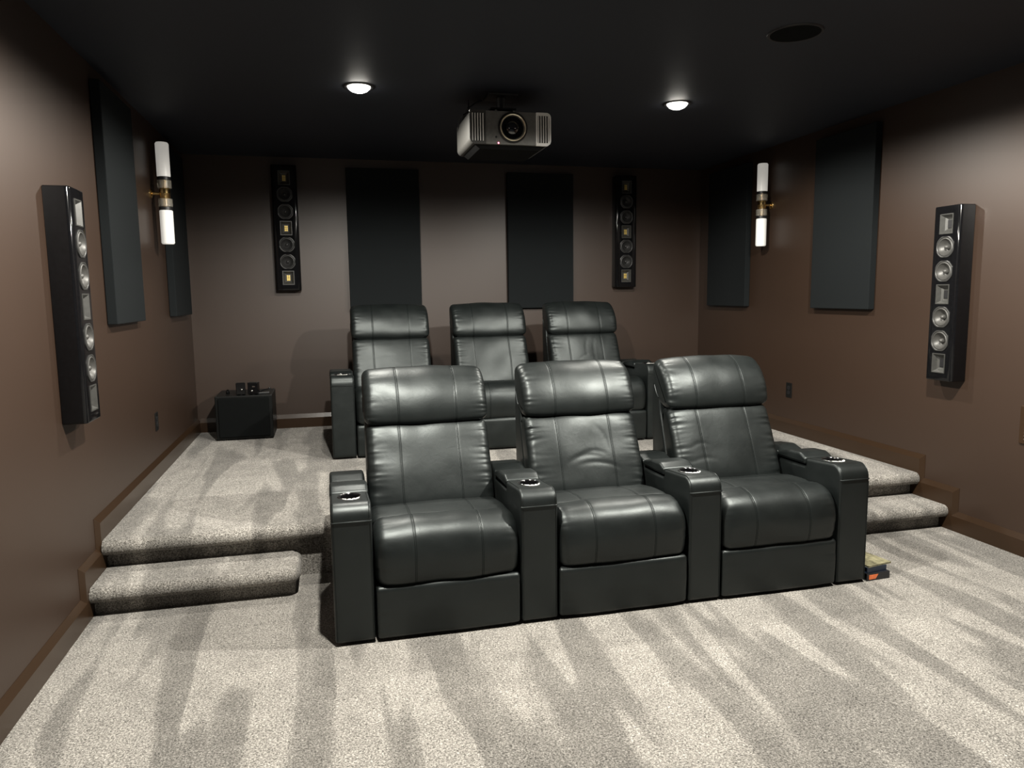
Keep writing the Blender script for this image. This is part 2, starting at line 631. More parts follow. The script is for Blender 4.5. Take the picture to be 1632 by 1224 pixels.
# ================================================================== THEATRE RECLINERS
PITCH, ARMW, GAP = 0.772, 0.160, 0.612
SEAM = 0.138
ARM_PROF = rounded([(0, .012), (0, .583), (.262, .561), (.264, .522), (.502, .514), (.506, .552), (.575, .570), (.70, .556), (.752, .530), (.752, .012)],
                   [.012, .058, .008, .004, .004, .006, .05, .06, .03, .012], 7)
LID_PROF = rounded([(.268, .530), (.267, .562), (.312, .582), (.40, .577), (.499, .552), (.501, .526)], [.006, .014, .05, .05, .012, .006], 6)
CUP_Y = .168
CUP_Z = .583 - (.583 - .561) * CUP_Y / .262

def make_arm_mesh():
    me = Geo().add(pillow_geo(ARM_PROF, ARMW, .013, step=.010, xstep=.016)).mesh('armrest', M['leather'])
    # sink a real well for the cup
    a = bpy.data.objects.new('a', me)
    COL.objects.link(a)
    bm = bmesh.new()
    lathe(bm, [(0, -.078), (.0405, -.078), (.0405, .05), (0, .05)], 36, Matrix.Translation((0, CUP_Y, CUP_Z)))
    bmesh.ops.recalc_face_normals(bm, faces=bm.faces[:])
    cm = bpy.data.meshes.new('c')
    bm.to_mesh(cm)
    bm.free()
    c = bpy.data.objects.new('c', cm)
    COL.objects.link(c)
    md = a.modifiers.new('b', 'BOOLEAN')
    md.object = c
    md.operation = 'DIFFERENCE'
    md.solver = 'EXACT'
    dg = bpy.context.evaluated_depsgraph_get()
    res = bpy.data.meshes.new_from_object(a.evaluated_get(dg))
    bpy.data.objects.remove(a)
    bpy.data.objects.remove(c)
    # piping across the front where the top cover ends, and stitched edge lines over the top
    g = Geo()
    g.V = [tuple(v.co) for v in res.vertices]
    g.F = [tuple(p.vertices) for p in res.polygons]
    bm = bmesh.new()
    tube(bm, [(-.078, .004, .511), (-.074, -.0012, .511), (.074, -.0012, .511), (.078, .004, .511)], .0034, 6)
    for s in (-1, 1):
        tube(bm, [(s * .0735, -.0002, .02), (s * .0735, -.0002, .50)], .0016, 5)
        pts = [(y, z) for y, z in ARM_PROF if z > .50 and y < .26]
        tube(bm, [(s * .0705, y - .0004 if y < .02 else y, z + .0004) for y, z in pts], .0018, 5)
    g.add_bm(bm)
    return g.mesh('armrest', M['leather'])

ARM_ME = make_arm_mesh()
LID_ME = Geo().add(pillow_geo(LID_PROF, ARMW + .003, .012, step=.006, xstep=.014, bulge=.002)).mesh('armrest_lid', M['leather'])
bm = bmesh.new()
box(bm, -.05, .05, .252, .2705, .534, .5385, .0015)
LIP_ME = bpy.data.meshes.new('lid_lip'); bm.to_mesh(LIP_ME); bm.free(); finish(LIP_ME, M['satin'], False)
bm = bmesh.new()
lathe(bm, [(.0475, -.001), (.0475, .0022), (.0445, .0042), (.040, .0030), (.0388, -.002), (.0375, -.066), (.034, -.071), (0, -.071)], 40)
CUP_ME = bpy.data.meshes.new('cup_holder'); bm.to_mesh(CUP_ME); bm.free(); finish(CUP_ME, M['gloss'])
bm = bmesh.new()
lathe(bm, [(.0440, .0040), (.0452, .0054), (.0482, .0048), (.0494, .0020), (.0490, -.001), (.0440, -.001)], 40, closed=True)
RING_ME = bpy.data.meshes.new('cup_rim'); bm.to_mesh(RING_ME); bm.free(); finish(RING_ME, M['darkchrome'])
# crescent of touch buttons in front of the cup
bm = bmesh.new()
A0, A1 = math.radians(-128), math.radians(-38)
cres = [(.0505 * math.cos(a), .0505 * math.sin(a)) for a in np.linspace(A0, A1, 14)]
cres += [((.0505 + .017 * math.sin((a - A0) / (A1 - A0) * PI)) * math.cos(a), (.0505 + .017 * math.sin((a - A0) / (A1 - A0) * PI)) * math.sin(a)) for a in np.linspace(A1, A0, 14)[1:-1]]
prism(bm, cres, -.002, .0032, 'z')
CRES_ME = bpy.data.meshes.new('control_pad'); bm.to_mesh(CRES_ME); bm.free(); finish(CRES_ME, M['silver'], False)
bm = bmesh.new()
for a in (-100, -82, -64):
    ca, sa = math.cos(math.radians(a)), math.sin(math.radians(a))
    lathe(bm, [(0, .0052), (.0035, .0050), (.0050, .0036), (.0050, .001), (0, .001)], 14, Matrix.Translation((.0578 * ca, .0578 * sa, 0)))
BTN_ME = bpy.data.meshes.new('control_buttons'); bm.to_mesh(BTN_ME); bm.free(); finish(BTN_ME, M['chrome'])

FOOT_PROF = rounded([(-.003, .014), (-.009, .13), (-.004, .2315), (.075, .2315), (.075, .014)], [.012, .3, .018, .02, .012], 8)
FRONT_PROF = spline([(.006, .238), (-.012, .300), (-.012, .365), (.010, .428), (.056, .466), (.115, .479), (.158, .470), (.176, .430), (.178, .33), (.150, .236), (.07, .232)], 9)
SEAT_PROF = spline([(.158, .452), (.190, .470), (.30, .466), (.44, .446), (.56, .42), (.56, .33), (.36, .32), (.17, .36)], 9)
BACK_PROF = spline([(.432, .402), (.430, .455), (.468, .56), (.520, .67), (.560, .748), (.590, .783), (.632, .792), (.672, .770), (.64, .62), (.57, .45), (.50, .382), (.455, .378)], 9)
HEAD_PROF = spline([(.592, .793), (.570, .815), (.576, .870), (.606, .938), (.650, .995), (.704, 1.030), (.752, 1.038), (.784, 1.012), (.782, .93), (.735, .84), (.668, .796), (.625, .788)], 9)
SHELL_PROF = rounded([(.52, .30), (.60, .52), (.69, .77), (.725, .99), (.785, 1.00), (.790, .80), (.770, .45), (.755, .10), (.64, .10)],
                     [.02, .1, .1, .02, .02, .1, .1, .01, .02], 5)
SHELL_ME = Geo().add(pillow_geo(SHELL_PROF, .578, .014, step=.015, xstep=.05)).mesh('back_shell', M['leather'])
bm = bmesh.new()
box(bm, -.285, .285, .05, .72, .035, .31, .008)
for sx in (-.24, .24):
    for sy in (.12, .66):
        lathe(bm, [(0, 0), (.02, 0), (.022, .04), (0, .04)], 14, Matrix.Translation((sx, sy, 0)))
BASE_ME = bpy.data.meshes.new('base_frame'); bm.to_mesh(BASE_ME); bm.free(); finish(BASE_ME, M['dark'], False)

def piping(prof, wid, r, sel):
    """cord along both side edges of a cushion"""
    bm = bmesh.new()
    Q, s = resample(prof, .012)
    area = 0.5 * np.sum(Q[:, 0] * np.roll(Q[:, 1], -1) - np.roll(Q[:, 0], -1) * Q[:, 1])
    if area < 0:
        Q = Q[::-1]
    tg = np.roll(Q, -1, 0) - np.roll(Q, 1, 0)
    tg /= np.linalg.norm(tg, axis=1)[:, None]
    nor = np.c_[tg[:, 1], -tg[:, 0]]
    P = Q - nor * (r * 0.80)
    keep = [sel(q) for q in Q]
    n = len(Q)
    st = next(i for i in range(n) if keep[i] and not keep[i - 1])
    run = []
    i = st
    while keep[i % n] and len(run) < n:
        run.append(P[i % n])
        i += 1
    for sgn in (-1, 1):
        tube(bm, [(sgn * (wid / 2 - r * .02), p[0], p[1]) for p in run], .0034, 6)
    return bm

def make_recliner(x_mid, y_front, z0, label, group, seed, arms, creases=()):
    t = thing('theater_recliner', label, 'recliner', (x_mid, y_front, z0), 0, group)
    link('base_frame', BASE_ME, t)
    Geo().add(pillow_geo(FOOT_PROF, .598, .014, step=.010, xstep=.02, bulge=.004, pucker=.0035, puck_len=.03, lump=.0035, seed=seed + 1)).build('footrest', M['leather'], t)
    g = Geo()
    g.add(pillow_geo(FRONT_PROF, .598, .045, step=.008, xstep=.016, seams=(-SEAM, SEAM), bulge=.006, pucker=.006, puck_len=.03, lump=.005, seed=seed + 2))
    g.add(pillow_geo(SEAT_PROF, .594, .035, step=.012, xstep=.02, seams=(-SEAM, SEAM), bulge=.004, pucker=.004, lump=.003, seed=seed + 3))
    g.build('seat_cushion', M['seamed'], t)
    g = Geo()
    g.add(pillow_geo(BACK_PROF, .586, .036, step=.006, xstep=.011, seams=(-SEAM, SEAM), bulge=.009, pucker=.009, puck_len=.030, lump=.0055, crease=creases, seed=seed + 4))
    g.add_bm(piping(BACK_PROF, .586, .036, lambda q: q[0] < .60 and q[1] > .39))
    g.build('backrest', M['seamed'], t)
    g = Geo()
    g.add(pillow_geo(HEAD_PROF, .592, .036, step=.006, xstep=.011, seams=(-SEAM, SEAM), bulge=.012, pucker=.009, puck_len=.026, lump=.005, seed=seed + 5))
    g.add_bm(piping(HEAD_PROF, .592, .036, lambda q: q[0] < .77 and q[1] > .815))
    g.build('headrest', M['seamed'], t)
    link('back_shell', SHELL_ME, t)
    off = (GAP + ARMW) / 2
    for s in arms:
        a = link('armrest', ARM_ME, t, (s * off, 0, 0))
        link('armrest_lid', LID_ME, a)
        link('lid_lip', LIP_ME, a)
        c = link('cup_holder', CUP_ME, a, (0, CUP_Y, CUP_Z))
        c['label'] = 'glossy black cup holder'
        r = link('cup_rim', RING_ME, a, (0, CUP_Y, CUP_Z))
        r['label'] = 'dark chrome cup holder rim'
        link('control_pad', CRES_ME, a, (0, CUP_Y, CUP_Z + .0028))
        b = link('control_button', BTN_ME, a, (0, CUP_Y, CUP_Z + .0028))
        b['label'] = 'chrome recline buttons'
    return t

MID_CR = [(-.02, .60, 0.15, .10, .0075, .010), (.06, .565, -.12, .12, .006, .009), (.03, .62, .02, .08, .005, .008),
          (-.06, .70, 1.05, .10, .004, .006), (.04, .68, 1.45, .09, .004, .005), (.10, .69, -1.1, .08, .004, .006)]
ROWX = -.134 + ARMW + GAP / 2
make_recliner(ROWX, -3.61, 0.0, 'front-row black leather recliner at the left end, with a cup holder armrest on each side', 'front row recliners', 10, (-1, 1))
make_recliner(ROWX + PITCH, -3.61, 0.0, 'front-row black leather recliner in the middle, its back creased across', 'front row recliners', 20, (1,), MID_CR)
make_recliner(ROWX + 2 * PITCH, -3.61, 0.0, 'front-row black leather recliner at the right end, beside the pile of books', 'front row recliners', 30, (1,),
              [(-.16, .62, .1, .07, .004, .008), (-.15, .55, .05, .09, .004, .009)])
BX, BY = ROWX + .022, -1.41
make_recliner(BX, BY, HP, 'back-row black leather recliner on the platform, left end nearest the subwoofer', 'back row recliners', 40, (-1, 1),
              [(-.1, .66, .2, .12, .004, .01), (-.05, .58, .3, .12, .004, .01)])
make_recliner(BX + PITCH + .004, BY, HP, 'back-row black leather recliner on the platform, middle of its row', 'back row recliners', 50, (1,))
make_recliner(BX + 2 * PITCH + .006, BY, HP, 'back-row black leather recliner on the platform, right end with wrinkled headrest', 'back row recliners', 60, (1,),
              [(.0, .70, 1.3, .1, .004, .006), (.06, .66, 1.5, .12, .004, .006), (-.02, .62, .4, .1, .004, .008)])

# ================================================================== ACOUSTIC PANELS
PW, PH, PT = 0.61, 1.19, 0.05
def panel(name, loc, rot, label, wd=PW):
    bm = bmesh.new()
    box(bm, -wd / 2, wd / 2, -PT, -.002, -PH / 2, PH / 2, .004, 2)
    o = obj(name, bm, M['panel'])
    o.location = loc
    o.rotation_euler = (0, 0, rot)
    tag(o, label, 'acoustic panel', 'fabric acoustic panels on the walls')
    return o
ZP = 1.862
panel('acoustic_panel', (.390, 0, ZP), 0, 'black fabric acoustic panel on the back wall behind the back-left recliner')
panel('acoustic_panel', (1.780, 0, ZP), 0, 'black fabric acoustic panel on the back wall below the projector, between middle and right recliners')
panel('acoustic_panel', (XL, -2.095, ZP), PI / 2, 'charcoal fabric acoustic panel on the left wall between the speaker and the sconce', .60)
panel('acoustic_panel', (XL, -.555, ZP), PI / 2, 'dark fabric acoustic panel on the left wall behind the sconce, next to the corner', .61)
panel('acoustic_panel', (XR, -2.065, ZP), -PI / 2, 'charcoal fabric acoustic panel on the right wall between the sconce and the speaker', .60)
panel('acoustic_panel', (XR, -.565, ZP), -PI / 2, 'dark fabric acoustic panel on the right wall behind the sconce, next to the corner', .64)

# ================================================================== WALL SPEAKERS
def horn_part(parent, z, wd, ht, front, mat, gold):
    """rectangular flared horn sunk into the baffle (local: -y is the front)"""
    bm = bmesh.new()
    def rect(wx, hz, y):
        return [bm.verts.new((sx * wx / 2, y, z + sz * hz / 2)) for sx, sz in ((-1, -1), (1, -1), (1, 1), (-1, 1))]
    rings = [rect(wd, ht, front + .002), rect(wd, ht, front - .003), rect(wd - .010, ht - .010, front - .003),
             rect(wd * .62, ht * .66, front + .018), rect(wd * .36, ht * .50, front + .026)]
    for a, b in zip(rings, rings[1:]):
        for k in range(4):
            bm.faces.new((a[k], a[(k + 1) % 4], b[(k + 1) % 4], b[k]))
    bm.faces.new(rings[-1])
    h = obj('tweeter_horn', bm, mat, parent)
    bm = bmesh.new()
    gw, gh = wd * .30, ht * .40
    if gold:
        for k in range(2):
            for q in range(3):
                x0 = -gw / 2 + k * gw / 2 + .001
                z0 = z - gh / 2 + q * gh / 3 + .001
                box(bm, x0, x0 + gw / 2 - .003, front + .019, front + .0255, z0, z0 + gh / 3 - .003)
        r = obj('tweeter_ribbon', bm, M['ribbon'], h)
        r['label'] = 'gold ribbon tweeter'
    else:
        box(bm, -gw / 2, gw / 2, front + .022, front + .0262, z - gh / 2, z + gh / 2)
        obj('tweeter_ribbon', bm, M['satin'], h)

def woofer_part(parent, z, rad, front, cmat, fmat):
    rot = Matrix.Translation((0, front, z)) @ Matrix.Rotation(PI / 2, 4, 'X')   # lathe axis z -> -y
    # truncated round frame
    bm = bmesh.new()
    n = 48
    def fr(r, cut, h):
        vs = []
        for k in range(n):
            a = 2 * PI * k / n
            x, y = r * math.cos(a), r * math.sin(a)
            c = cut
            x = max(-c, min(c, x)); y = max(-c, min(c, y))
            vs.append((x, y, h))
        return vs
    rings = [fr(rad, rad * .935, -.002), fr(rad, rad * .935, .004), fr(rad * .93, rad * .89, .006), fr(rad * .86, 1, .005), fr(rad * .82, 1, .001)]
    R = [[bm.verts.new(rot @ Vector(v)) for v in q] for q in rings]
    for a, b in zip(R, R[1:]):
        for k in range(n):
            bm.faces.new((a[k], a[(k + 1) % n], b[(k + 1) % n], b[k]))
    wf = obj('woofer', bm, fmat, parent, True, 50)
    bm = bmesh.new()
    lathe(bm, [(rad * .84, .001), (rad * .79, .0055), (rad * .73, .0055), (rad * .70, .001), (rad * .55, -.010), (rad * .38, -.019), (rad * .26, -.024), (0, -.024)], 40, rot)
    obj('cone', bm, cmat, wf, True, 60)
    bm = bmesh.new()
    lathe(bm, [(rad * .235, -.025), (rad * .225, -.012), (rad * .17, -.003), (rad * .08, .0015), (0, .002)], 28, rot)
    obj('phase_plug', bm, cmat, wf, True, 60)

def speaker(loc, rot, label, hgt, wd, dep, gold, cm, fm, hm):
    t = thing('wall_speaker', label, 'speaker', loc, rot, 'slim tower speakers hung on the walls')
    # cabinet: baffle with holes is not needed, drivers sit in a shallow routed recess
    pl = rounded([(-wd / 2, -dep), (wd / 2, -dep), (wd / 2, 0), (-wd / 2, 0)], [.018, .018, .004, .004], 5)
    bm = bmesh.new()
    tt = bmesh.new()
    A = [tt.verts.new((x, y, -hgt / 2)) for x, y in pl]
    f = tt.faces.new(A)
    r = bmesh.ops.extrude_face_region(tt, geom=[f])
    for v in r['geom']:
        if isinstance(v, bmesh.types.BMVert):
            v.co.z = hgt / 2
    bmesh.ops.recalc_face_normals(tt, faces=tt.faces[:])
    bmesh.ops.bevel(tt, geom=[e for e in tt.edges if abs(e.verts[0].co.z - e.verts[1].co.z) < 1e-5], offset=.007, segments=3, profile=.5, affect='EDGES')
    merge(bm, tt)
    cab = obj('cabinet', bm, M['gloss'], t, True, 40)
    # sink wells for every driver
    cut = bmesh.new()
    zz = [(.398, 'h'), (.268, 'w'), (.131, 'w'), (0, 'h'), (-.131, 'w'), (-.268, 'w'), (-.398, 'h')]
    k = hgt
    rad = .0635 * k if wd > .18 else .06 * k
    for z, kind in zz:
        z = z * k
        if kind == 'h':
            box(cut, -.043, .043, -dep - .02, -dep + .030, z - .053 * k, z + .053 * k)
        else:
            lathe(cut, [(0, -.03), (rad * .9, -.03), (rad * .9, .02), (0, .02)], 32, Matrix.Translation((0, -dep, z)) @ Matrix.Rotation(PI / 2, 4, 'X'))
    bmesh.ops.recalc_face_normals(cut, faces=cut.faces[:])
    cme = bpy.data.meshes.new('c'); cut.to_mesh(cme); cut.free()
    co = bpy.data.objects.new('c', cme); COL.objects.link(co)
    co.location = loc; co.rotation_euler = (0, 0, rot)
    bpy.context.view_layer.update()
    md = cab.modifiers.new('b', 'BOOLEAN'); md.object = co; md.solver = 'EXACT'
    dg = bpy.context.evaluated_depsgraph_get()
    res = bpy.data.meshes.new_from_object(cab.evaluated_get(dg))
    cab.modifiers.clear()
    bpy.data.objects.remove(co)
    cab.data = res
    for z, kind in zz:
        z = z * k
        if kind == 'h':
            horn_part(t, z, .092 * k, .113 * k, -dep, hm, gold)
        else:
            woofer_part(t, z, rad, -dep, cm, fm)
    return t
speaker((XL, -3.055, 1.365), PI / 2, 'glossy black tower speaker on the left wall, nearest the camera', .965, .188, .098, False, M['cone'], M['surround'], M['horn'])
speaker((XR, -3.012, 1.365), -PI / 2, 'glossy black tower speaker on the right wall, with grey woofers facing across', .985, .188, .098, False, M['cone'], M['surround'], M['horn'])
speaker((-.408, 0, 1.952), 0, 'glossy black speaker with gold tweeters on the back wall, left of the panels', 1.012, .200, .098, True, M['cone_dark'], M['cone_dark'], M['horn'])
speaker((2.580, 0, 1.948), 0, 'glossy black speaker on the back wall, right of the panels', 1.005, .205, .098, True, M['cone_dark'], M['cone_dark'], M['horn'])

# ================================================================== WALL SCONCES
def sconce(loc, rot, label):
    t = thing('wall_sconce', label, 'wall lamp', loc, rot, 'brass sconces with two white tubes')
    d = -.088
    def L(name, prof, mat, parent=t, closed=False, seg=36):
        bm = bmesh.new()
        lathe(bm, prof, seg, Matrix.Translation((0, d, 0)), closed)
        return obj(name, bm, mat, parent, True, 40)
    rt_ = .0405
    for s in (-1, 1):
        a, b = s * .106, s * .322
        o = L('lamp_shade', [(.0, a), (rt_ - .004, a), (rt_, a + s * .004), (rt_, b - s * .008), (rt_ - .006, b), (.012, b), (0, b - s * .002)], M['shade'])
        o['label'] = 'white glass tube'
        L('shade_cap', [(0, s * .086), (.0405, s * .086), (.0405, s * .1055), (0, s * .1055)], M['satin'])
        L('neck', [(0, s * .082), (.017, s * .082), (.017, s * .1058), (0, s * .1058)], M['brass'])
        L('glass_collar', [(.026, s * .034), (.0425, s * .034), (.0425, s * .083), (.026, s * .083)], M['ribbed'], closed=True)
        L('collar_core', [(0, s * .031), (.019, s * .031), (.019, s * .085), (0, s * .085)], M['brass'])
    o = L('body', [(0, -.033), (.030, -.033), (.032, -.030), (.032, -.004), (.0335, 0), (.032, .004), (.032, .030), (.030, .033), (0, .033)], M['brass'])
    bm = bmesh.new()
    lathe(bm, [(0, 0), (.030, 0), (.030, .006), (.024, .012), (.010, .014), (.010, .070), (0, .070)], 28, Matrix.Rotation(PI / 2, 4, 'X'))
    obj('wall_mount', bm, M['brass'], t, True, 40)
    return t
sconce((XL, -1.205, 2.068), PI / 2, 'brass wall sconce with two white glass tubes on the left wall')
sconce((XR, -1.165, 2.074), -PI / 2, 'brass wall sconce with two white glass tubes on the right wall')

# ================================================================== PROJECTOR
PX, PY = 0.93, -2.35
PWD, PHT, PDP = .470, .182, .40
pr = thing('projector', 'black ceiling projector with a brass-ringed lens above the seats', 'projector', (PX, PY, 2.319))
def shell_poly(y0, y1):
    return rounded([(-PWD / 2, y0), (PWD / 2, y0), (PWD / 2, y1), (-PWD / 2, y1)], [.018, .018, .03, .03], 5)
bm = bmesh.new()
# body outline in x-z, pushed back along y
pl = rounded([(-PWD / 2, -PHT / 2), (PWD / 2, -PHT / 2), (PWD / 2, PHT / 2), (-PWD / 2, PHT / 2)], [.03, .03, .022, .022], 6)
prism(bm, pl, .006, PDP, 'y', .004, 2)
body = obj('body', bm, M['projside'], pr, True, 35)
bm = bmesh.new()
pf = rounded([(-.145, -PHT / 2 + .001), (.148, -PHT / 2 + .001), (.148, PHT / 2 - .001), (-.145, PHT / 2 - .001)], .006, 3)
prism(bm, pf, -.004, .03, 'y', .0015, 1)
obj('front_panel', bm, M['proj'], pr, True, 35)
bm = bmesh.new()
prism(bm, [(-PWD / 2 + .03, -PHT / 2), (PWD / 2 - .03, -PHT / 2), (PWD / 2 - .06, -PHT / 2 - .022), (-PWD / 2 + .06, -PHT / 2 - .022)], .02, PDP - .03, 'y')
obj('underside', bm, M['under'], pr)
def vent(x0, x1, mat, lab):
    bm = bmesh.new()
    sg = -1 if x0 < 0 else 1
    o_ = [(x0, -PHT / 2), (x1, -PHT / 2), (x1, PHT / 2), (x0, PHT / 2)]
    i_ = [(x0 + .010, -PHT / 2 + .016), (x1 - .010, -PHT / 2 + .016), (x1 - .010, PHT / 2 - .016), (x0 + .010, PHT / 2 - .016)]
    ro = [.030, .004, .004, .026] if sg < 0 else [.004, .030, .026, .004]
    ri = [.016, .003, .003, .014] if sg < 0 else [.003, .016, .014, .003]
    O = rounded(o_, ro, 6)
    I = rounded(i_, ri, 6)
    for y0_, y1_ in ((-.006, .008),):
        A = [bm.verts.new((x, y0_, z)) for x, z in O]
        B = [bm.verts.new((x, y0_, z)) for x, z in I]
        C = [bm.verts.new((x, y1_, z)) for x, z in O]
        D = [bm.verts.new((x, y1_, z)) for x, z in I]
        n = len(O)
        for k in range(n):
            k2 = (k + 1) % n
            bm.faces.new((A[k], A[k2], B[k2], B[k]))
            bm.faces.new((A[k], C[k], C[k2], A[k2]))
            bm.faces.new((B[k], B[k2], D[k2], D[k]))
            bm.faces.new((C[k], D[k], D[k2], C[k2]))
    v = obj('vent_frame', bm, mat, pr, True, 35)
    v['label'] = lab
    bm = bmesh.new()
    box(bm, x0 + .004, x1 - .004, .0025, .0055, -PHT / 2 + .010, PHT / 2 - .010)
    obj('vent_backing', bm, M['satin'], v)
    ns = 5
    for k in range(ns):
        bm = bmesh.new()
        xx = x0 + .016 + (x1 - x0 - .032) * k / (ns - 1)
        box(bm, xx - .0027, xx + .0027, -.0075, .0025, -PHT / 2 + .0165, PHT / 2 - .0165, .0012, 1)
        obj('vent_slat', bm, M['silver'], v)
vent(-PWD / 2, -.143, M['projside'], 'grey vent frame')
vent(.146, PWD / 2, M['silver'], 'silver vent frame')
rx = Matrix.Translation((.010, 0, .002)) @ Matrix.Rotation(PI / 2, 4, 'X')
bm = bmesh.new()
lathe(bm, [(.084, .002), (.084, .012), (.078, .017), (.072, .014), (.066, .004), (.030, -.02), (0, -.02)], 48, rx)
bz = obj('lens_barrel', bm, M['satin'], pr, True, 40)
bm = bmesh.new()
lathe(bm, [(.0745, .014), (.0745, .0195), (.071, .0215), (.0668, .0185), (.0655, .010), (.066, .008)], 48, rx, True)
o = obj('lens_ring', bm, M['champagne'], bz, True, 40); o['label'] = 'pale gold lens ring'
bm = bmesh.new()
lathe(bm, [(.062, .0065), (.05, .0062), (.048, .009), (.044, .009), (.042, .0055), (.036, .0055)], 48, rx)
obj('lens_baffle', bm, M['gloss'], bz, True, 30)
bm = bmesh.new()
lathe(bm, [(.036, .004), (.030, .0085), (.02, .0125), (.01, .0145), (0, .015)], 40, rx)
obj('lens_glass', bm, M['glass'], bz, True, 60)
bm = bmesh.new()
lathe(bm, [(0, .002), (.0038, .0015), (.0045, 0), (0, -.002)], 14, Matrix.Translation((-.072, -.0045, -PHT / 2 + .008)) @ Matrix.Rotation(PI / 2, 4, 'X'))
o = obj('status_light', bm, M['led'], pr, True); o['label'] = 'glowing red status light'
bm = bmesh.new()
lathe(bm, [(.0062, 0), (.0062, .0016), (0, .0012)], 16, Matrix.Translation((-.085, -.004, -PHT / 2 + .040)) @ Matrix.Rotation(PI / 2, 4, 'X'))
obj('remote_sensor', bm, M['satin'], pr, True)
# ceiling mount
top = PHT / 2
bm = bmesh.new()
box(bm, -.085, .055, .10, .24, top, top + .012, .002)
box(bm, -.07, -.04, .12, .22, top + .012, top + .034)
box(bm, .02, .05, .12, .22, top + .012, top + .034)
box(bm, -.09, .06, .10, .24, top + .034, top + .044, .002)
lathe(bm, [(0, top + .044), (.024, top + .044), (.024, 2.534 - 2.319 - .012), (0, 2.534 - 2.319 - .012)], 20, Matrix.Translation((-.015, .17, 0)))
box(bm, -.10, .07, .09, .25, 2.534 - 2.319 - .012, 2.534 - 2.319, .002)
mt_ = obj('ceiling_mount', bm, M['satin'], pr)
bm = bmesh.new()
for x in (-.062, .042):
    lathe(bm, [(0, 0), (.006, 0), (.006, .006), (.003, .009), (0, .009)], 12, Matrix.Translation((x, .10, top + .026)) @ Matrix.Rotation(PI / 2, 4, 'X'))
    box(bm, x - .003, x + .003, .10, .13, top + .021, top + .031)
obj('mount_bolt', bm, M['chrome'], mt_, True)
bm = bmesh.new()
tube(bm, [(-.19, .36, top - .02), (-.215, .30, top + .015), (-.20, .22, top + .06), (-.14, .26, top + .105), (-.10, .30, top + .124)], .0045, 8)
tube(bm, [(-.23, .40, top - .05), (-.245, .26, top + .004), (-.235, .18, top + .012), (-.20, .20, top + .035), (-.18, .30, top + .124)], .0035, 8)
obj('cable', bm, M['satin'], pr, True)
# slim foot rails on the top edge corner
bm = bmesh.new()
lathe(bm, [(0, 0), (.008, 0), (.008, .010), (.004, .013), (0, .013)], 12, Matrix.Translation((-PWD / 2 + .012, .03, top - .004)))
obj('top_screw', bm, M['chrome'], pr, True)

# ================================================================== CEILING FITTINGS
def downlight(x, y, power, label):
    t = thing('recessed_downlight', label, 'ceiling light', (x, y, H), 0, 'round ceiling downlights')
    bm = bmesh.new()
    lathe(bm, [(.063, -.0005), (.062, -.003), (.067, -.006), (.082, -.0045), (.086, -.0005)], 48)
    obj('trim_ring', bm, M['satin'], t, True, 50)
    bm = bmesh.new()
    lathe(bm, [(0, -.034), (.024, -.031), (.046, -.022), (.059, -.010), (.062, -.0008), (0, -.0008)], 40)
    o = obj('lens', bm, M['lens'], t, True, 60); o['label'] = 'glowing white lens'
    ld = bpy.data.lights.new('downlight_lamp', 'SPOT')      # bulb set back in its can: even light, cut off near the ceiling
    ld.shadow_soft_size = .035
    ld.energy = power
    ld.color = LAMP_COL
    ld.spot_size = LAMP_CONE
    ld.spot_blend = .30
    lo = bpy.data.objects.new('downlight_lamp', ld)
    COL.objects.link(lo)
    lo.parent = t
    lo.location = (0, 0, -.074)
    return t
downlight(.108, -2.22, LAMP_W['back'], 'lit round ceiling downlight left of the projector')
downlight(2.010, -2.225, LAMP_W['back'], 'lit round ceiling downlight right of the projector')
downlight(.108, -4.12, LAMP_W['mid'], 'lit round ceiling downlight above the left part of the front row')
downlight(2.060, -4.12, LAMP_W['mid'], 'lit round ceiling downlight glowing at the top right edge of the picture')

t = thing('ceiling_speaker', 'round black ceiling speaker flush with the ceiling, right of the projector', 'speaker', (1.958, -3.47, H))
bm = bmesh.new()
lathe(bm, [(.108, -.0005), (.108, -.005), (.118, -.006), (.121, -.0005)], 48)
obj('bezel', bm, M['satin'], t, True, 50)
bm = bmesh.new()
lathe(bm, [(.109, -.001), (.109, -.0035), (.06, -.0045), (0, -.005)], 48)
obj('grille', bm, M['subcloth'], t, True, 50)

# ================================================================== OUTLETS, COVER PLATE
def outlet(x, y, rot, label):
    t = thing('wall_outlet', label, 'power outlet', (x, y, .622), rot, 'black power outlets')
    bm = bmesh.new()
    box(bm, -.036, .036, -.006, 0, -.058, .058, .003, 2)
    obj('plate', bm, M['outlet'], t)
    for s in (-1, 1):
        bm = bmesh.new()
        pl = rounded([(-.0165, s * .0195 - .0145), (.0165, s * .0195 - .0145), (.0165, s * .0195 + .0145), (-.0165, s * .0195 + .0145)], .009, 4)
        prism(bm, pl, -.0085, -.005, 'y')
        r = obj('socket', bm, M['satin'], t)
        bm = bmesh.new()
        box(bm, -.0075, -.0055, -.0089, -.008, s * .0195 - .002, s * .0195 + .006)
        box(bm, .0055, .0075, -.0089, -.008, s * .0195 - .001, s * .0195 + .005)
        lathe(bm, [(0, .0089), (.0022, .0089), (.0022, .008), (0, .008)], 10, Matrix.Translation((0, 0, s * .0195 - .008)) @ Matrix.Rotation(PI / 2, 4, 'X'))
        obj('slots', bm, M['dark'], r)
    bm = bmesh.new()
    lathe(bm, [(0, .0075), (.003, .007), (.0035, .0055), (0, .0055)], 12, Matrix.Rotation(PI / 2, 4, 'X'))
    obj('screw', bm, M['chrome'], t, True)
outlet(XL, -1.49, PI / 2, 'black power outlet low on the left wall')
outlet(XR, -1.48, -PI / 2, 'black power outlet low on the right wall')
bm = bmesh.new()
box(bm, -.17, .17, -.010, 0, -.10, .10, .004, 2)
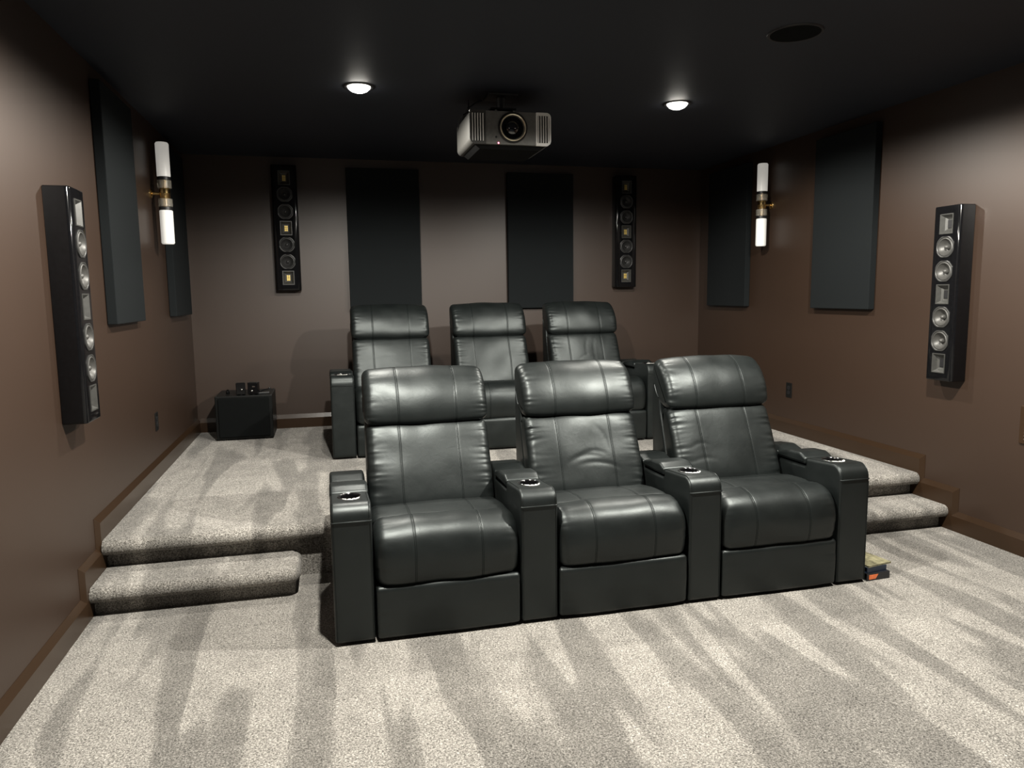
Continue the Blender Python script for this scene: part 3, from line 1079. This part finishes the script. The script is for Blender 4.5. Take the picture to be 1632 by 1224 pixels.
t = thing('wall_vent', 'brown painted vent cover low on the right wall at the picture edge', 'vent', (XR, -3.638, .690), -PI / 2)
obj('vent_frame', bm, M['trim'], t)
bm = bmesh.new()
for k in range(9):
    z = -.07 + k * .0175
    prism(bm, [(-.0098, z), (-.0135, z - .006), (-.0135, z - .008), (-.0098, z - .003)], -.14, .14)
obj('louver', bm, M['trim'], t)

# ================================================================== SUBWOOFER AND WHAT STANDS ON IT
SX0, SX1, SY0, SY1, SZ1 = -.985, -.560, -.482, -.055, .632
t = thing('subwoofer', 'large black cube subwoofer on the platform in the left back corner', 'subwoofer', ((SX0 + SX1) / 2, (SY0 + SY1) / 2, HP), 0)
hw, hd = (SX1 - SX0) / 2, (SY1 - SY0) / 2
bm = bmesh.new()
box(bm, -hw, hw, -hd + .016, hd, .012, SZ1 - HP, .006, 2)
obj('cabinet', bm, M['subbox'], t)
bm = bmesh.new()
box(bm, -hw + .024, hw - .024, -hd, -hd + .0165, .030, SZ1 - HP - .018, .005, 2)
obj('grille', bm, M['subcloth'], t)
for sx in (-1, 1):
    for sy in (-1, 1):
        bm = bmesh.new()
        lathe(bm, [(0, 0), (.017, 0), (.02, .0125), (0, .0125)], 16, Matrix.Translation((sx * (hw - .05), sy * (hd - .05), 0)))
        obj('foot', bm, M['satin'], t, True)
TZ = SZ1

def gadget(x, y, rot, wd, dp, ht, label, dot):
    t = thing('small_device', label, 'device', (x, y, TZ), rot, 'little black boxes on the subwoofer')
    bm = bmesh.new()
    box(bm, -wd / 2, wd / 2, -dp / 2, dp / 2, .004, ht, .005, 2)
    obj('housing', bm, M['gloss'], t)
    bm = bmesh.new()
    lathe(bm, [(0, 0), (wd * .32, 0), (wd * .32, .0042), (0, .0042)], 18)
    obj('foot', bm, M['satin'], t, True)
    bm = bmesh.new()
    lathe(bm, [(0, .010), (.006, .0085), (.011, .003), (.012, -.001), (0, -.001)], 20, Matrix.Translation((dot[0], -dp / 2, dot[1])) @ Matrix.Rotation(PI / 2, 4, 'X'))
    o = obj('shiny_dome', bm, M['chrome'], t, True); o['label'] = 'shiny dome'
    return t
gadget(-.795, -.40, math.radians(4), .070, .065, .098, 'small black box with a shiny dome, on the left of the subwoofer top', (.008, .045))
t = gadget(-.700, -.395, math.radians(-12), .076, .065, .098, 'small black box with a slot and shiny dome, middle of the subwoofer top', (-.004, .030))
bm = bmesh.new()
box(bm, .0, .022, -.036, -.032, .060, .070, .001, 1)
obj('front_button', bm, M['chrome'], t)
bm = bmesh.new()
lathe(bm, [(0, 0), (.013, 0), (.015, .004), (.014, .018), (.009, .026), (.010, .030), (.006, .034), (0, .035)], 20)
o = obj('small_jar', bm, M['gloss'], smooth=True)
o.location = (-.905, -.30, TZ)
tag(o, 'tiny round black pot at the left edge of the subwoofer top', 'pot')
t = thing('tabletop_device', 'flat black device with a short angled arm on the right of the subwoofer top', 'gadget', (-.632, -.36, TZ), math.radians(8))
bm = bmesh.new()
box(bm, -.05, .045, -.03, .03, .0, .012, .003, 2)
obj('base', bm, M['satin'], t)
bm = bmesh.new()
tube(bm, [(-.03, 0, .011), (.0, 0, .024), (.045, .005, .034)], .005, 8)
obj('arm', bm, M['gloss'], t, True)
bm = bmesh.new()
lathe(bm, [(0, -.009), (.007, -.007), (.010, 0), (.007, .007), (0, .009)], 16, Matrix.Translation((.05, .006, .037)))
obj('tip', bm, M['satin'], t, True)

# ================================================================== BOOKS BESIDE THE RIGHT RECLINER
def book(loc, rot, wd, dp, th, cover, label, orange=False):
    t = thing('book', label, 'book', loc, rot, 'books piled beside the front right recliner')
    bm = bmesh.new()
    c = min(.003, th * .2)
    box(bm, -wd / 2, wd / 2, -dp / 2, dp / 2, 0, c)
    box(bm, -wd / 2, wd / 2, -dp / 2, dp / 2, th - c, th)
    box(bm, -wd / 2, wd / 2, -dp / 2, -dp / 2 + .004, c, th - c)
    obj('cover', bm, cover, t)
    bm = bmesh.new()
    box(bm, -wd / 2 + .004, wd / 2 - .005, -dp / 2 + .004, dp / 2 - .004, c, th - c)
    obj('pages', bm, M['blackbook'] if cover is not M['olive'] else M['paper'], t)
    if orange:
        bm = bmesh.new()
        prism(bm, [(-wd / 2 + .012, th * .18), (-wd / 2 + .052, th * .22), (-wd / 2 + .066, th * .82), (-wd / 2 + .012, th * .80)], -dp / 2 - .001, -dp / 2 + .001, 'y')
        o = obj('spine_label', bm, M['orange'], t)
        o['label'] = 'orange label'
    return t
book((2.422, -3.52, 0), math.radians(3), .135, .16, .036, M['blackbook'], 'black book with an orange label, at the bottom of the pile on the carpet', True)
book((2.417, -3.515, .036), math.radians(6), .120, .15, .027, M['navy'], 'dark navy book in the middle of the pile on the carpet')
book((2.434, -3.51, .063), math.radians(9), .150, .15, .009, M['olive'], 'thin olive green book on top of the pile by the right recliner')
